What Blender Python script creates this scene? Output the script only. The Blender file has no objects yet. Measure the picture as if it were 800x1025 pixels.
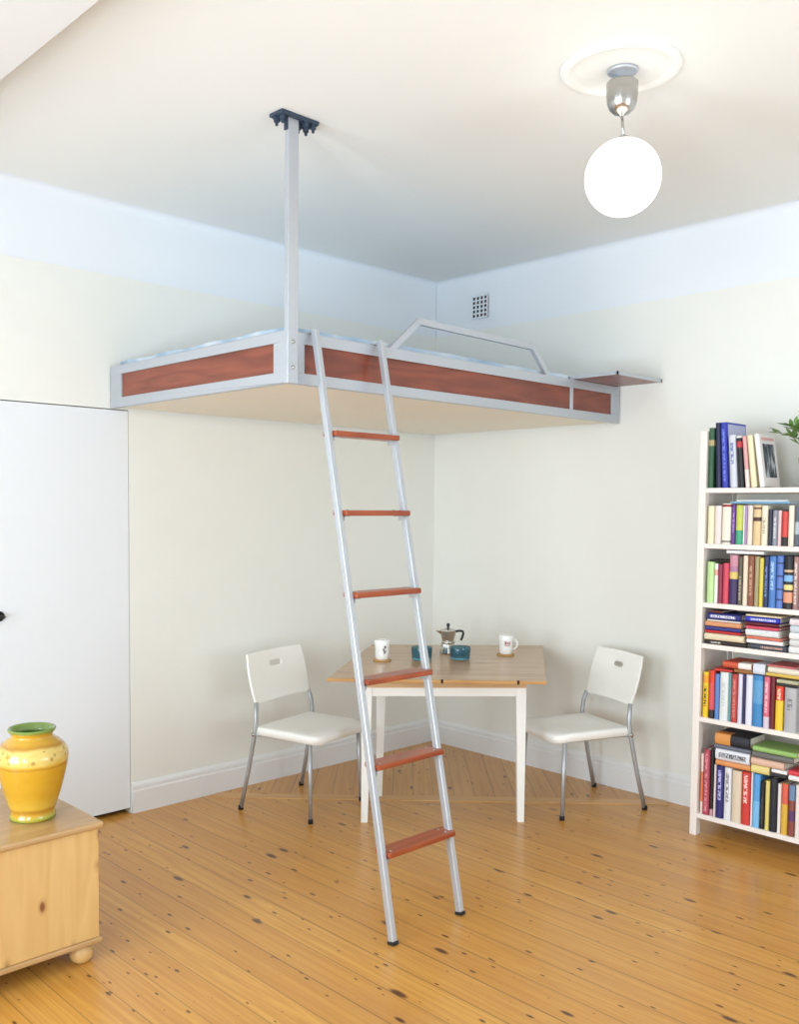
import bpy, math, random
from mathutils import Vector, Matrix
random.seed(7)
C = bpy.context.scene.collection
SC = bpy.context.scene
PI = math.pi

# ------------------------------------------------------------------ camera
cam_d = bpy.data.cameras.new('camera')
cam = bpy.data.objects.new('camera', cam_d); C.objects.link(cam)
_yaw, _pit, _rol = 0.8105, 0.0573, 0.00846
fw = Vector((-math.sin(_yaw)*math.cos(_pit), math.cos(_yaw)*math.cos(_pit), -math.sin(_pit)))
r_ = Vector((math.cos(_yaw), math.sin(_yaw), 0)); u_ = r_.cross(fw)
rr = r_*math.cos(_rol) + u_*math.sin(_rol); uu = -r_*math.sin(_rol) + u_*math.cos(_rol)
M = Matrix((rr, uu, -fw)).transposed().to_4x4(); M.translation = Vector((4.39, -4.726, 1.62))
cam.matrix_world = M
cam_d.sensor_width = 36; cam_d.lens = 937.34/1025*36
cam_d.shift_x = (400-376.05)/1025; cam_d.shift_y = (560.88-512.5)/1025
SC.camera = cam
# ------------------------------------------------------------------ world, light, exposure
w = bpy.data.worlds.new('world'); SC.world = w; w.use_nodes = True
bg = w.node_tree.nodes['Background']; bg.inputs[0].default_value = (0.72, 0.83, 1.0, 1); bg.inputs[1].default_value = 1.2
def area(name, loc, direction, sx, sy, power, col):
    d = bpy.data.lights.new(name, 'AREA'); d.shape = 'RECTANGLE'; d.size = sx; d.size_y = sy
    d.energy = power; d.color = col
    o = bpy.data.objects.new(name, d); C.objects.link(o); o.location = loc
    o.rotation_euler = Vector(direction).to_track_quat('-Z', 'Z').to_euler()
    return o
area('daylight_front_window', (1.7, -6.25, 1.5), (0, 1, 0.45), 1.4, 2.3, 170, (0.79, 0.90, 1.0))
area('daylight_front_window', (3.9, -6.25, 1.5), (0, 1, 0.45), 1.4, 2.3, 170, (0.79, 0.90, 1.0))
area('daylight_side_window', (5.85, -2.0, 1.5), (-1, 0, 0.45), 1.8, 2.3, 92, (0.81, 0.91, 1.0))
SC.view_settings.view_transform = 'Standard'; SC.view_settings.look = 'None'
SC.view_settings.gamma = 1; SC.view_settings.use_curve_mapping = False
SC.view_settings.exposure = -0.26
LAMP_W = 15
# ------------------------------------------------------------------ materials
def new_mat(name):
    m = bpy.data.materials.new(name); m.use_nodes = True
    return m, m.node_tree, m.node_tree.nodes['Principled BSDF']
def hexc(h):
    v = [int(h[i:i+2], 16)/255 for i in (0, 2, 4)]
    return tuple((c/12.92 if c <= .04045 else ((c+.055)/1.055)**2.4) for c in v) + (1,)
def N(nt, t, **k):
    n = nt.nodes.new(t)
    for a, b in k.items(): setattr(n, a, b)
    return n
def math_n(nt, op, a, b=None, c=None):
    n = N(nt, 'ShaderNodeMath', operation=op)
    for i, v in enumerate((a, b, c)):
        if v is None: continue
        if isinstance(v, (int, float)): n.inputs[i].default_value = v
        else: nt.links.new(v, n.inputs[i])
    return n.outputs[0]
def mix_c(nt, f, a, b, blend='MIX'):
    n = N(nt, 'ShaderNodeMix', data_type='RGBA', blend_type=blend)
    for i, v in ((0, f), (6, a), (7, b)):
        if isinstance(v, (int, float)): n.inputs[i].default_value = v
        elif isinstance(v, tuple): n.inputs[i].default_value = v
        else: nt.links.new(v, n.inputs[i])
    return n.outputs[2]
def ramp(nt, f, stops):
    n = N(nt, 'ShaderNodeValToRGB'); e = n.color_ramp.elements
    while len(e) < len(stops): e.new(0.5)
    for i, (p, c) in enumerate(stops): e[i].position = p; e[i].color = c
    nt.links.new(f, n.inputs[0]); return n.outputs[0]
def noise(nt, vec, scale, detail=3, rough=.5, dim='3D'):
    n = N(nt, 'ShaderNodeTexNoise'); n.noise_dimensions = dim
    n.inputs['Scale'].default_value = scale; n.inputs['Detail'].default_value = detail; n.inputs['Roughness'].default_value = rough
    nt.links.new(vec, n.inputs['Vector']); return n.outputs[0]
def mapping(nt, vec, scale=(1,1,1), rot=(0,0,0), loc=(0,0,0)):
    n = N(nt, 'ShaderNodeMapping'); n.inputs['Scale'].default_value = scale; n.inputs['Rotation'].default_value = rot; n.inputs['Location'].default_value = loc
    nt.links.new(vec, n.inputs['Vector']); return n.outputs[0]
def bump(nt, bs, h, strength=.2, dist=.01):
    b = N(nt, 'ShaderNodeBump'); b.inputs['Strength'].default_value = strength; b.inputs['Distance'].default_value = dist
    nt.links.new(h, b.inputs['Height']); nt.links.new(b.outputs[0], bs.inputs['Normal'])
def plain(name, col, rough=.5, metal=0., var=.04, scale=20, bmp=0., coat=0.):
    m, nt, b = new_mat(name); c = hexc(col) if isinstance(col, str) else col
    tc = N(nt, 'ShaderNodeTexCoord').outputs['Object']
    f = noise(nt, tc, scale)
    dk = tuple(x*(1-var*2) for x in c[:3]) + (1,)
    nt.links.new(mix_c(nt, f, dk, c), b.inputs['Base Color'])
    b.inputs['Roughness'].default_value = rough; b.inputs['Metallic'].default_value = metal
    b.inputs['Coat Weight'].default_value = coat
    if bmp: bump(nt, b, noise(nt, tc, scale*8, 4), bmp, .002)
    return m
def wood(name, ca, cb, grain='x', gs=28, rough=.4, knots=None, coat=0., kscale=(3, 3, 3)):
    m, nt, b = new_mat(name)
    tc = N(nt, 'ShaderNodeTexCoord').outputs['Object']
    s = {'x': (.05, 1, 1), 'y': (1, .05, 1), 'z': (1, 1, .05)}[grain]
    v = mapping(nt, tc, s)
    warp = noise(nt, mapping(nt, tc, tuple(k*1.5+.2 for k in s)), 3, 2)
    g1 = noise(nt, v, gs, 4, .6)
    wv = math_n(nt, 'FRACT', math_n(nt, 'MULTIPLY_ADD', warp, 9.0, g1))
    wv = math_n(nt, 'ABSOLUTE', math_n(nt, 'SUBTRACT', wv, .5))
    f = math_n(nt, 'ADD', math_n(nt, 'MULTIPLY', g1, .6), math_n(nt, 'MULTIPLY', wv, .6))
    col = ramp(nt, f, [(.25, hexc(ca)), (.75, hexc(cb))])
    if knots:
        vo = N(nt, 'ShaderNodeTexVoronoi'); vo.inputs['Scale'].default_value = 1
        nt.links.new(mapping(nt, tc, kscale), vo.inputs['Vector'])
        rim = ramp(nt, vo.outputs['Distance'], [(.0, (1,1,1,1)), (.07, (.9,.9,.9,1)), (.12, (.25,.25,.25,1)), (.2, (0,0,0,1))])
        col = mix_c(nt, rim, col, hexc(knots))
    nt.links.new(col, b.inputs['Base Color']); b.inputs['Roughness'].default_value = rough
    b.inputs['Coat Weight'].default_value = coat; b.inputs['Coat Roughness'].default_value = .15
    bump(nt, b, g1, .1, .001)
    return m
def planks(name, width=.137, off=0.0, gap=.0026):
    """pine boards running along object x"""
    m, nt, b = new_mat(name)
    tc = N(nt, 'ShaderNodeTexCoord').outputs['Object']
    sp = N(nt, 'ShaderNodeSeparateXYZ'); nt.links.new(tc, sp.inputs[0])
    u, v = sp.outputs[0], sp.outputs[1]
    q = math_n(nt, 'DIVIDE', math_n(nt, 'ADD', v, off), width)
    idx = math_n(nt, 'FLOOR', q); t = math_n(nt, 'FRACT', q)
    wn = N(nt, 'ShaderNodeTexWhiteNoise', noise_dimensions='1D'); nt.links.new(idx, wn.inputs['W'])
    rnd = wn.outputs['Value']
    edge = math_n(nt, 'MINIMUM', t, math_n(nt, 'SUBTRACT', 1.0, t))
    seam = ramp(nt, math_n(nt, 'MULTIPLY', edge, width), [(0, (1,1,1,1)), (gap*.6, (1,1,1,1)), (gap*1.4, (0,0,0,1))])
    # seams are unevenly open
    cmb = N(nt, 'ShaderNodeCombineXYZ')
    nt.links.new(math_n(nt, 'MULTIPLY_ADD', rnd, 37.0, u), cmb.inputs[0]); nt.links.new(v, cmb.inputs[1]); nt.links.new(math_n(nt, 'MULTIPLY', rnd, 11.), cmb.inputs[2])
    base = cmb.outputs[0]
    g1 = noise(nt, mapping(nt, base, (1.2, 55, 1)), 1, 4, .6)
    g2 = noise(nt, mapping(nt, base, (.55, 14, 1)), 1, 2, .5)
    rings = math_n(nt, 'ABSOLUTE', math_n(nt, 'SUBTRACT', math_n(nt, 'FRACT', math_n(nt, 'MULTIPLY', g2, 8.0)), .5))
    f = math_n(nt, 'ADD', math_n(nt, 'MULTIPLY', g1, .55), math_n(nt, 'MULTIPLY', rings, .5))
    col = ramp(nt, f, [(.15, hexc('BE8234')), (.5, hexc('D49C48')), (.85, hexc('E2B25C'))])
    col = mix_c(nt, math_n(nt, 'MULTIPLY', rnd, .5), col, hexc('BC8038'))
    rosy = noise(nt, mapping(nt, base, (.8, 6, 1)), 1, 2)
    col = mix_c(nt, ramp(nt, rosy, [(.5, (0,0,0,1)), (.75, (.3,.3,.3,1))]), col, hexc('B07A48'))
    # knots: one candidate per cell, of varying size
    for (sc, lo, hi, seed) in (((3.3, 9, 1), .045, .17, 0.), ((6.5, 17, 1), .02, .13, 5.3)):
        vo = N(nt, 'ShaderNodeTexVoronoi', voronoi_dimensions='2D'); vo.inputs['Scale'].default_value = 1; vo.inputs['Randomness'].default_value = 1
        nt.links.new(mapping(nt, base, sc, (0,0,0), (seed, seed, 0)), vo.inputs['Vector'])
        cs = N(nt, 'ShaderNodeSeparateColor'); nt.links.new(vo.outputs['Color'], cs.inputs[0])
        size = math_n(nt, 'MULTIPLY_ADD', math_n(nt, 'POWER', cs.outputs[0], 2.5), hi-lo, lo)
        size = math_n(nt, 'MULTIPLY', size, math_n(nt, 'GREATER_THAN', cs.outputs[1], .45))
        k = math_n(nt, 'DIVIDE', vo.outputs['Distance'], math_n(nt, 'ADD', size, .0001))
        halo = ramp(nt, k, [(0, (1,1,1,1)), (.55, (.85,.85,.85,1)), (.8, (.3,.3,.3,1)), (1.0, (0,0,0,1))])
        col = mix_c(nt, halo, col, hexc('4A220E'))
    col = mix_c(nt, math_n(nt, 'MULTIPLY', seam, math_n(nt, 'MULTIPLY_ADD', math_n(nt, 'FRACT', math_n(nt, 'MULTIPLY', rnd, 7.3)), .55, .35)), col, hexc('4A2A12'))
    nt.links.new(col, b.inputs['Base Color'])
    b.inputs['Roughness'].default_value = .33; b.inputs['Coat Weight'].default_value = .25; b.inputs['Coat Roughness'].default_value = .2
    bump(nt, b, math_n(nt, 'SUBTRACT', math_n(nt, 'MULTIPLY', g1, .15), seam), .25, .002)
    return m
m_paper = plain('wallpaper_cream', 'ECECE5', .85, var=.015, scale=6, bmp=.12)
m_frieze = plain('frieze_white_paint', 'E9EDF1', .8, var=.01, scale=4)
m_ceil = plain('ceiling_white_paint', 'EDEDE9', .9, var=.01, scale=3, bmp=.05)
m_beam = plain('beam_shaded_paint', 'D2D0CD', .9, var=.01)  # greyer than the ceiling: shade of the underside put into the colour
m_door = plain('door_white_paint', 'E6E9EC', .55, var=.01, scale=3)
m_trim = plain('trim_white_gloss_paint', 'E9EAEA', .35, var=.01)
m_floor = planks('pine_floorboards', .137, 3.13)
m_hearth = planks('pine_floorboards_diagonal', .115, 0.03)
m_board = wood('pine_border_board', 'C99450', 'DBAB66', 'x', 24, .35, '6A3A1C', .2, (4, 12, 1))
m_alu = plain('brushed_aluminium', 'BFC4CB', .38, .5, var=.03, scale=60)
m_steel = plain('satin_steel', 'B9B7B4', .25, 1., var=.04)
m_leg = plain('grey_steel_tube', 'B4B7BB', .35, .5, var=.03)
m_mahog = wood('mahogany_panel', '70321F', '964A33', 'y', 30, .38, coat=.25)
m_mahogx = wood('mahogany_panel_end', '70321F', '964A33', 'x', 30, .38, coat=.25)
m_tread = wood('mahogany_tread', '8E3C1A', 'B0562A', 'y', 26, .35, coat=.2)
m_under = plain('bed_base_board', 'F1EADB', .8, var=.02)
m_white_plastic = plain('white_plastic', 'F6F5EF', .35, var=.01)
m_wpaint = plain('white_leg_paint', 'EDECE6', .4, var=.01)
m_dark = plain('dark_gap', '2A221C', .9)
m_blueblack = plain('blue_black_steel', '3C4A5C', .5, .3)
m_rubber = plain('black_rubber', '1E1E20', .7)
m_black = plain('black_bakelite', '18181A', .35)
m_table = wood('worn_pine_tabletop', 'A98258', 'C8A478', 'x', 20, .3, '4A2A16', .3, (2.6, 5.5, 1))
m_tedge = wood('pine_table_edge', 'B08048', 'C79A62', 'x', 20, .45)
m_apron = wood('unpainted_pine_rail', 'C8A274', 'D9B88A', 'x', 20, .55)
m_cab = wood('pine_cabinet_side', 'CFA566', 'DDB87C', 'z', 22, .42, '7E4620', .15, (1, 10, 5.5))
m_cabtop = wood('pine_cabinet_top', 'B08A58', 'C09A68', 'y', 22, .35, coat=.2)
m_cork = plain('cork', 'C79A62', .8, var=.15, scale=200)
m_mug = plain('white_porcelain', 'F1F0EC', .15, var=.005, coat=.4)
m_page = plain('book_pages', 'E9E2D0', .85, var=.04, scale=60)
m_shelf = plain('white_bookcase_paint', 'EFE6DE', .5, var=.01)
m_terra = plain('terracotta', 'C5805C', .8, var=.08)
m_leafm = plain('plant_leaf', '7FA856', .5, var=.25, scale=30)
m_stem = plain('plant_stem', '6E7A3E', .6)
m_soil = plain('soil', '3A2A1E', .95)

# ------------------------------------------------------------------ mesh builder
class MB:
    def __init__(s): s.v = []; s.f = []; s.m = []; s.sm = []
    def add(s, vs, fs, mi=0, T=None, smooth=False):
        o = len(s.v)
        s.v += [(T @ Vector(v)) if T else Vector(v) for v in vs]
        for f in fs: s.f.append([i+o for i in f]); s.m.append(mi); s.sm.append(smooth)
        return s
    def box(s, a, b, mi=0, T=None):
        x0,y0,z0 = a; x1,y1,z1 = b
        x0,x1 = sorted((x0,x1)); y0,y1 = sorted((y0,y1)); z0,z1 = sorted((z0,z1))
        vs = [(x0,y0,z0),(x1,y0,z0),(x1,y1,z0),(x0,y1,z0),(x0,y0,z1),(x1,y0,z1),(x1,y1,z1),(x0,y1,z1)]
        return s.add(vs, [(0,3,2,1),(4,5,6,7),(0,1,5,4),(1,2,6,5),(2,3,7,6),(3,0,4,7)], mi, T)
    def prism(s, poly, z0, z1, mi=0, T=None, mi_side=None):
        n = len(poly)
        vs = [(p[0],p[1],z0) for p in poly] + [(p[0],p[1],z1) for p in poly]
        s.add(vs, [tuple(range(n-1,-1,-1)), tuple(range(n,2*n))], mi, T)
        return s.add(vs, [(i,(i+1)%n,n+(i+1)%n,n+i) for i in range(n)], mi if mi_side is None else mi_side, T)
    def lathe(s, prof, n=32, mi=0, T=None, smooth=True, closed=True):
        vs = []; fs = []; rings = []
        for r, z in prof:
            if r < 1e-6: rings.append([len(vs)]); vs.append((0,0,z))
            else:
                rings.append(list(range(len(vs), len(vs)+n)))
                vs += [(r*math.cos(2*PI*i/n), r*math.sin(2*PI*i/n), z) for i in range(n)]
        for a, b in zip(rings, rings[1:]):
            if len(a) == 1 and len(b) == 1: continue
            for i in range(n):
                j = (i+1) % n
                if len(a) == 1: fs.append((a[0], b[j], b[i]))
                elif len(b) == 1: fs.append((a[i], a[j], b[0]))
                else: fs.append((a[i], a[j], b[j], b[i]))
        if len(rings[0]) > 1 and closed: fs.append(tuple(reversed(rings[0])))
        if len(rings[-1]) > 1 and closed: fs.append(tuple(rings[-1]))
        return s.add(vs, fs, mi, T, smooth)
    def tube(s, pts, r, n=12, mi=0, T=None, rect=None, up=None, smooth=True):
        """sweep; r radius or list; rect=(w,h) sweeps a rectangle, w along side, h along up"""
        pts = [Vector(p) for p in pts]; vs = []; fs = []
        rs = r if isinstance(r, (list, tuple)) else [r]*len(pts)
        up0 = Vector(up) if up else None; side = None
        for k, p in enumerate(pts):
            d = (pts[min(k+1,len(pts)-1)] - pts[max(k-1,0)]).normalized()
            if up0 is not None: sd = d.cross(up0).normalized()
            else:
                ref = side if side is not None else (Vector((0,0,1)).cross(d) if abs(d.z) < .95 else Vector((1,0,0)))
                sd = (ref - d*ref.dot(d)).normalized()
            side = sd; u2 = sd.cross(d).normalized()
            if rect:
                a, b = rect[0]/2, rect[1]/2
                ring = [p+sd*a+u2*b, p-sd*a+u2*b, p-sd*a-u2*b, p+sd*a-u2*b]
            else: ring = [p + (sd*math.cos(2*PI*i/n) + u2*math.sin(2*PI*i/n))*rs[k] for i in range(n)]
            vs += [tuple(q) for q in ring]
        m = 4 if rect else n
        for k in range(len(pts)-1):
            for i in range(m):
                j = (i+1) % m; fs.append((k*m+i, k*m+j, (k+1)*m+j, (k+1)*m+i))
        if rect: smooth = False
        s.add(vs, fs, mi, T, smooth)
        return s.add(vs, [tuple(range(m-1,-1,-1)), tuple(range((len(pts)-1)*m, len(pts)*m))], mi, T, False)
def obj(name, mb, mats, parent=None, origin=None, bevel=0, seg=2, subsurf=0, solid=0):
    """one mesh object; verts given in world space (or in the local space of a parent sitting at the origin)"""
    if parent is not None and origin is None: org = parent.location.copy()
    else: org = Vector(origin) if origin is not None else Vector((0,0,0))
    me = bpy.data.meshes.new(name)
    me.from_pydata([tuple(v-org) for v in mb.v], [], mb.f)
    for mt in (mats if isinstance(mats, (list, tuple)) else [mats]): me.materials.append(mt)
    for p, mi, sm in zip(me.polygons, mb.m, mb.sm): p.material_index = mi; p.use_smooth = sm
    me.update()
    import bmesh
    bm = bmesh.new(); bm.from_mesh(me)
    bmesh.ops.remove_doubles(bm, verts=bm.verts, dist=1e-6)
    bmesh.ops.recalc_face_normals(bm, faces=bm.faces); bm.to_mesh(me); bm.free()
    o = bpy.data.objects.new(name, me); C.objects.link(o)
    if parent is not None: o.parent = parent
    else: o.location = org
    if solid:
        md = o.modifiers.new('solid', 'SOLIDIFY'); md.thickness = solid; md.offset = 0
    if bevel:
        md = o.modifiers.new('bevel', 'BEVEL'); md.width = bevel; md.segments = seg; md.limit_method = 'ANGLE'; md.angle_limit = math.radians(40)
    if subsurf:
        md = o.modifiers.new('sub', 'SUBSURF'); md.levels = subsurf; md.render_levels = subsurf
    return o
def tag(o, label=None, cat=None, group=None, kind=None):
    if label: o['label'] = label
    if cat: o['category'] = cat
    if group: o['group'] = group
    if kind: o['kind'] = kind
    return o
def thing(name, loc, label, cat, group=None):
    o = bpy.data.objects.new(name, None); C.objects.link(o); o.location = loc; o.empty_display_size = .1
    return tag(o, label, cat, group)
def struct(name, mb, mats, label, **k): return tag(obj(name, mb, mats, **k), label, 'room', kind='structure')
def copy_tree(o, parent=None):
    c = o.copy(); C.objects.link(c); c.parent = parent
    for ch in list(o.children): copy_tree(ch, c)
    return c

# ------------------------------------------------------------------ the room
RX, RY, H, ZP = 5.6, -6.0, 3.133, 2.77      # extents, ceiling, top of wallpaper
TH = .15
def wall_pieces(mb, fixed, a, b, holes, axis, inner, outer):
    """wall slab of segments a..b along, 0..H high, with rectangular holes (a0,a1,z0,z1); two material bands"""
    cuts = sorted(set([a, b] + [h[0] for h in holes] + [h[1] for h in holes]))
    for s0, s1 in zip(cuts, cuts[1:]):
        zs = [(0, H)]
        for h in holes:
            if h[0] <= s0 and h[1] >= s1: zs = [(0, h[2]), (h[3], H)]
        for z0, z1 in zs:
            if z1-z0 < 1e-6: continue
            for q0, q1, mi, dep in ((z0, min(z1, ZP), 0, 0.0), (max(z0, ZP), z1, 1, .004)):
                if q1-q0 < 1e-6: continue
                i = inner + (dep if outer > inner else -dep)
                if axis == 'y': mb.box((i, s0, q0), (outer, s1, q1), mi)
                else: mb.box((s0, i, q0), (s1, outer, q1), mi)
DY0, DY1, DZ = -3.16, -2.313, 2.104
wl = MB(); wall_pieces(wl, 0, RY, 0, [(DY0, DY1, 0, DZ)], 'y', 0, -TH)
struct('wall_left', wl, [m_paper, m_frieze], 'pale papered wall with the flush white door, left of the room corner')
wb = MB(); wall_pieces(wb, 0, -TH, RX+TH, [], 'x', 0, TH)
struct('wall_back', wb, [m_paper, m_frieze], 'pale papered wall behind the table, right chair and bookcase')
WIN_F = [(1.0, 2.4), (3.2, 4.6)]
wf = MB(); wall_pieces(wf, 0, -TH, RX+TH, [(a, b, .3, 2.72) for a, b in WIN_F], 'x', RY, RY-TH)
struct('wall_front', wf, [m_paper, m_frieze], 'papered wall with two windows behind the camera')
wr = MB(); wall_pieces(wr, 0, RY, 0, [(-2.9, -1.1, .3, 2.72)], 'y', RX, RX+TH)
struct('wall_right', wr, [m_paper, m_frieze], 'papered wall with one window at the right, outside the frame')
struct('ceiling', MB().box((-TH, RY-TH, H), (RX+TH, TH, H+.12)), m_ceil, 'plain off-white plaster ceiling above the loft bed')
# concave cove between walls and ceiling
def cove(name, p0, p1, nrm, label):
    R = .035; mb = MB(); p0 = Vector(p0); p1 = Vector(p1); nv = Vector(nrm); vs = []; K = 8
    for P in (p0, p1):
        vs.append(tuple(P + Vector((0,0,H+.004)) - nv*.01)); 
        for k in range(K+1):
            a = PI/2*k/K
            vs.append(tuple(P + nv*(R*(1-math.cos(a)))*1.0 + Vector((0,0,H-R+R*math.sin(a)))))
    n = K+2
    mb.add(vs, [(i+1, i+2, n+i+2, n+i+1) for i in range(K)], 0, None, False)
    mb.add(vs, [(0, 1, n+1, n), (K+1, 0, n, n+K+1)], 0)
    mb.add(vs, [tuple(range(n)), tuple(range(2*n-1, n-1, -1))], 0)
    return struct(name, mb, m_frieze, label)
cove('trim_1', (-.004, RY, 0), (-.004, 0, 0), (1,0,0), 'soft plaster cove along the top of the left wall')
cove('trim_2', (0, .004, 0), (RX, .004, 0), (0,-1,0), 'soft plaster cove along the top of the back wall')
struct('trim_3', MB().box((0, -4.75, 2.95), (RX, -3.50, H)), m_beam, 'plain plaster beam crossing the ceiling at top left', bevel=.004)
# floor: boards, and the square-cut corner where boards run diagonally
HD = 1.86
struct('floor', MB().box((-TH, RY-TH, -.06), (RX+TH, TH, 0)), m_floor, 'varnished golden pine floorboards with dark knots')
he = MB().add([(0,0,.0015),(0,-HD+.03,.0015),(HD-.03,0,.0015)], [(0,1,2)])
T45 = Matrix.Rotation(math.radians(-45), 4, 'Z')
he.v = [T45.inverted() @ v for v in he.v]
ho = struct('trim_4', he, m_hearth, 'triangle of floorboards laid diagonally into the room corner'); ho.rotation_euler.z = math.radians(-45)
bo = MB().box((-HD/math.sqrt(2)+.06, -.045, 0), (HD/math.sqrt(2)-.06, .045, .003))
bo_o = struct('trim_5', bo, m_board, 'single pine border board across the corner, under the table'); bo_o.location = (HD/2, -HD/2, 0); bo_o.rotation_euler.z = math.radians(45)
# baseboards
def baseboard(name, a, b, nrm, label):
    prof = [(0,0),(.020,0),(.020,.115),(.016,.122),(.016,.140),(.012,.150),(.006,.158),(0,.158)]
    a = Vector(a); b = Vector(b); nv = Vector(nrm); n = len(prof); vs = []
    for P in (a, b): vs += [tuple(P + nv*d + Vector((0,0,z))) for d, z in prof]
    mb = MB().add(vs, [(i, (i+1)%n, n+(i+1)%n, n+i) for i in range(n)] + [tuple(range(n)), tuple(range(2*n-1, n-1, -1))])
    return struct(name, mb, m_trim, label)
baseboard('baseboard_left', (0, DY1+.003, 0), (0, 0, 0), (1,0,0), 'white moulded baseboard along the left wall')
baseboard('baseboard_back', (0, 0, 0), (RX, 0, 0), (0,-1,0), 'white moulded baseboard along the back wall')
baseboard('baseboard_front', (0, RY, 0), (RX, RY, 0), (0,1,0), 'white baseboard behind the camera')
baseboard('baseboard_right', (RX, RY, 0), (RX, 0, 0), (-1,0,0), 'white baseboard along the window wall')
# flush door
dr = struct('door_1', MB().box((-.04, DY0+.006, .028), (0.001, DY1-.0025, DZ-.005)), m_door, 'flush white door without a frame in the left wall', bevel=.002)
obj('door_gap_shade', MB().box((-.10, DY0, 0), (-.06, DY1, DZ)), m_dark, dr, origin=(0,0,0))  # dark sheet behind the door, painting the shade in its gaps
hd = MB().tube([(0.0,-2.985,1.09),(.045,-2.985,1.09),(.05,-2.995,1.09),(.05,-3.09,1.09)], .008)
hd.lathe([(.024,0),(.024,.006),(.0,.006)], 20, T=Matrix.Translation((0.001,-2.99,1.09)) @ Matrix.Rotation(PI/2, 4, 'Y'))
obj('door_handle', hd, m_black, dr, origin=(0,0,0))
# windows (behind and right of the camera)
mg, nt, b = new_mat('window_glass'); 
out = nt.nodes['Material Output']; tr = N(nt, 'ShaderNodeBsdfTransparent'); gl = N(nt, 'ShaderNodeBsdfGlossy'); gl.inputs['Roughness'].default_value = .02
mx = N(nt, 'ShaderNodeMixShader'); mx.inputs[0].default_value = .06
nt.links.new(tr.outputs[0], mx.inputs[1]); nt.links.new(gl.outputs[0], mx.inputs[2]); nt.links.new(mx.outputs[0], out.inputs[0])
def window(name, axis, a, b, label):
    fm = MB(); g = MB(); z0, z1 = .3, 2.72
    P = (lambda s, d, z: (s, RY-.06+d, z)) if axis == 'x' else (lambda s, d, z: (RX+.06-d, s, z))
    def bar(s0, s1, q0, q1, d=.03): fm.box(P(s0, -d, q0), P(s1, d, q1))
    bar(a, a+.06, z0, z1); bar(b-.06, b, z0, z1); bar(a, b, z0, z0+.06); bar(a, b, z1-.06, z1)
    c = (a+b)/2; bar(c-.035, c+.035, z0, z1); bar(a, b, 2.15, 2.19, .02); bar(a, b, 1.2, 1.24, .02)
    g.box(P(a+.02, -.002, z0+.02), P(b-.02, .002, z1-.02))
    o = struct(name, fm, m_trim, label)
    obj('pane', g, mg, o, origin=(0,0,0))
    sl = MB().box(P(a-.05, .03, z0-.03), P(b+.05, .14, z0)); obj('window_sill', sl, m_trim, o, origin=(0,0,0), bevel=.004)
window('window_1', 'x', *WIN_F[0], 'white casement window behind the camera, left one')
window('window_2', 'x', *WIN_F[1], 'white casement window behind the camera, right one')
window('window_3', 'y', -2.9, -1.1, 'white casement window in the right wall, outside the frame')

# ------------------------------------------------------------------ loft bed
W_, L_, ZB, ZT = 1.44, 2.415, 2.106, 2.312
bed = thing('loft_bed', (0, 0, 0), 'loft bed hung from the ceiling in the corner, aluminium frame with mahogany side panels', 'bed')
bed.location = (W_/2, -L_/2, ZB)
F = MB(); e = .03
zp0, zp1 = 2.150, 2.268
def fx(y0, y1, z0, z1): F.box((W_-e, y0, z0), (W_, y1, z1))
fx(-L_, -.005, ZB, zp0); fx(-L_, -.005, zp1, ZT)
fx(-L_, -L_+.093, zp0, zp1); fx(-.485, -.462, zp0, zp1); fx(-.085, -.005, zp0, zp1)
def fy(x0, x1, z0, z1): F.box((x0, -L_, z0), (x1, -L_+e, z1))
fy(.005, W_-e, ZB, zp0); fy(.005, W_-e, zp1, ZT); fy(.005, .115, zp0, zp1); fy(W_-.085, W_-e, zp0, zp1)
F.box((.005, -L_+e, ZB+.02), (.035, -.005, ZT-.02)); F.box((.035, -.035, ZB+.02), (W_-e, -.005, ZT-.02))
obj('frame', F, m_alu, bed, bevel=.0025)
for (y0, y1) in ((-L_+.093, -.485), (-.462, -.085)):
    obj('side_panel', MB().box((W_-.022, y0, zp0), (W_-.010, y1, zp1)), m_mahog, bed)
obj('end_panel', MB().box((.115, -L_+.010, zp0), (W_-.085, -L_+.022, zp1)), m_mahogx, bed)
obj('base_board', MB().box((.035, -L_+e, ZB+.004), (W_-e, -.035, ZB+.022)), m_under, bed)
po = obj('support_post', MB().box((W_, -L_-.012, ZB-.004), (W_+.024, -L_+.040, H-.012)), m_alu, bed, bevel=.003)
for z in (2.165, 2.265):
    bb = MB().lathe([(.008,0),(.008,.004),(.005,.006),(0,.006)], 14, T=Matrix.Translation((W_+.024, -L_+.014, z)) @ Matrix.Rotation(PI/2, 4, 'Y'))
    obj('bolt', bb, m_steel, bed)
cb = MB().box((W_-.035, -L_-.06, H-.014), (W_+.045, -L_+.125, H-.001))
cb.box((W_+.001, -L_-.017, H-.06), (W_+.023, -L_-.012, H-.012)); cb.box((W_+.001, -L_+.040, H-.06), (W_+.023, -L_+.045, H-.012))
obj('ceiling_bracket', cb, m_blueblack, bed, bevel=.001)
for (bx_, by_) in ((-.014, -.040), (.026, -.042), (-.012, .065), (.03, .070), (-.01, .102), (.03, .106)):
    k = MB().lathe([(0,H-.045),(.006,H-.045),(.006,H-.032),(.012,H-.032),(.012,H-.018),(.018,H-.018),(.018,H-.013)], 6, T=Matrix.Translation((W_+bx_, -L_+by_, 0)), smooth=False)
    obj('anchor_bolt', k, m_blueblack, bed)
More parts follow.
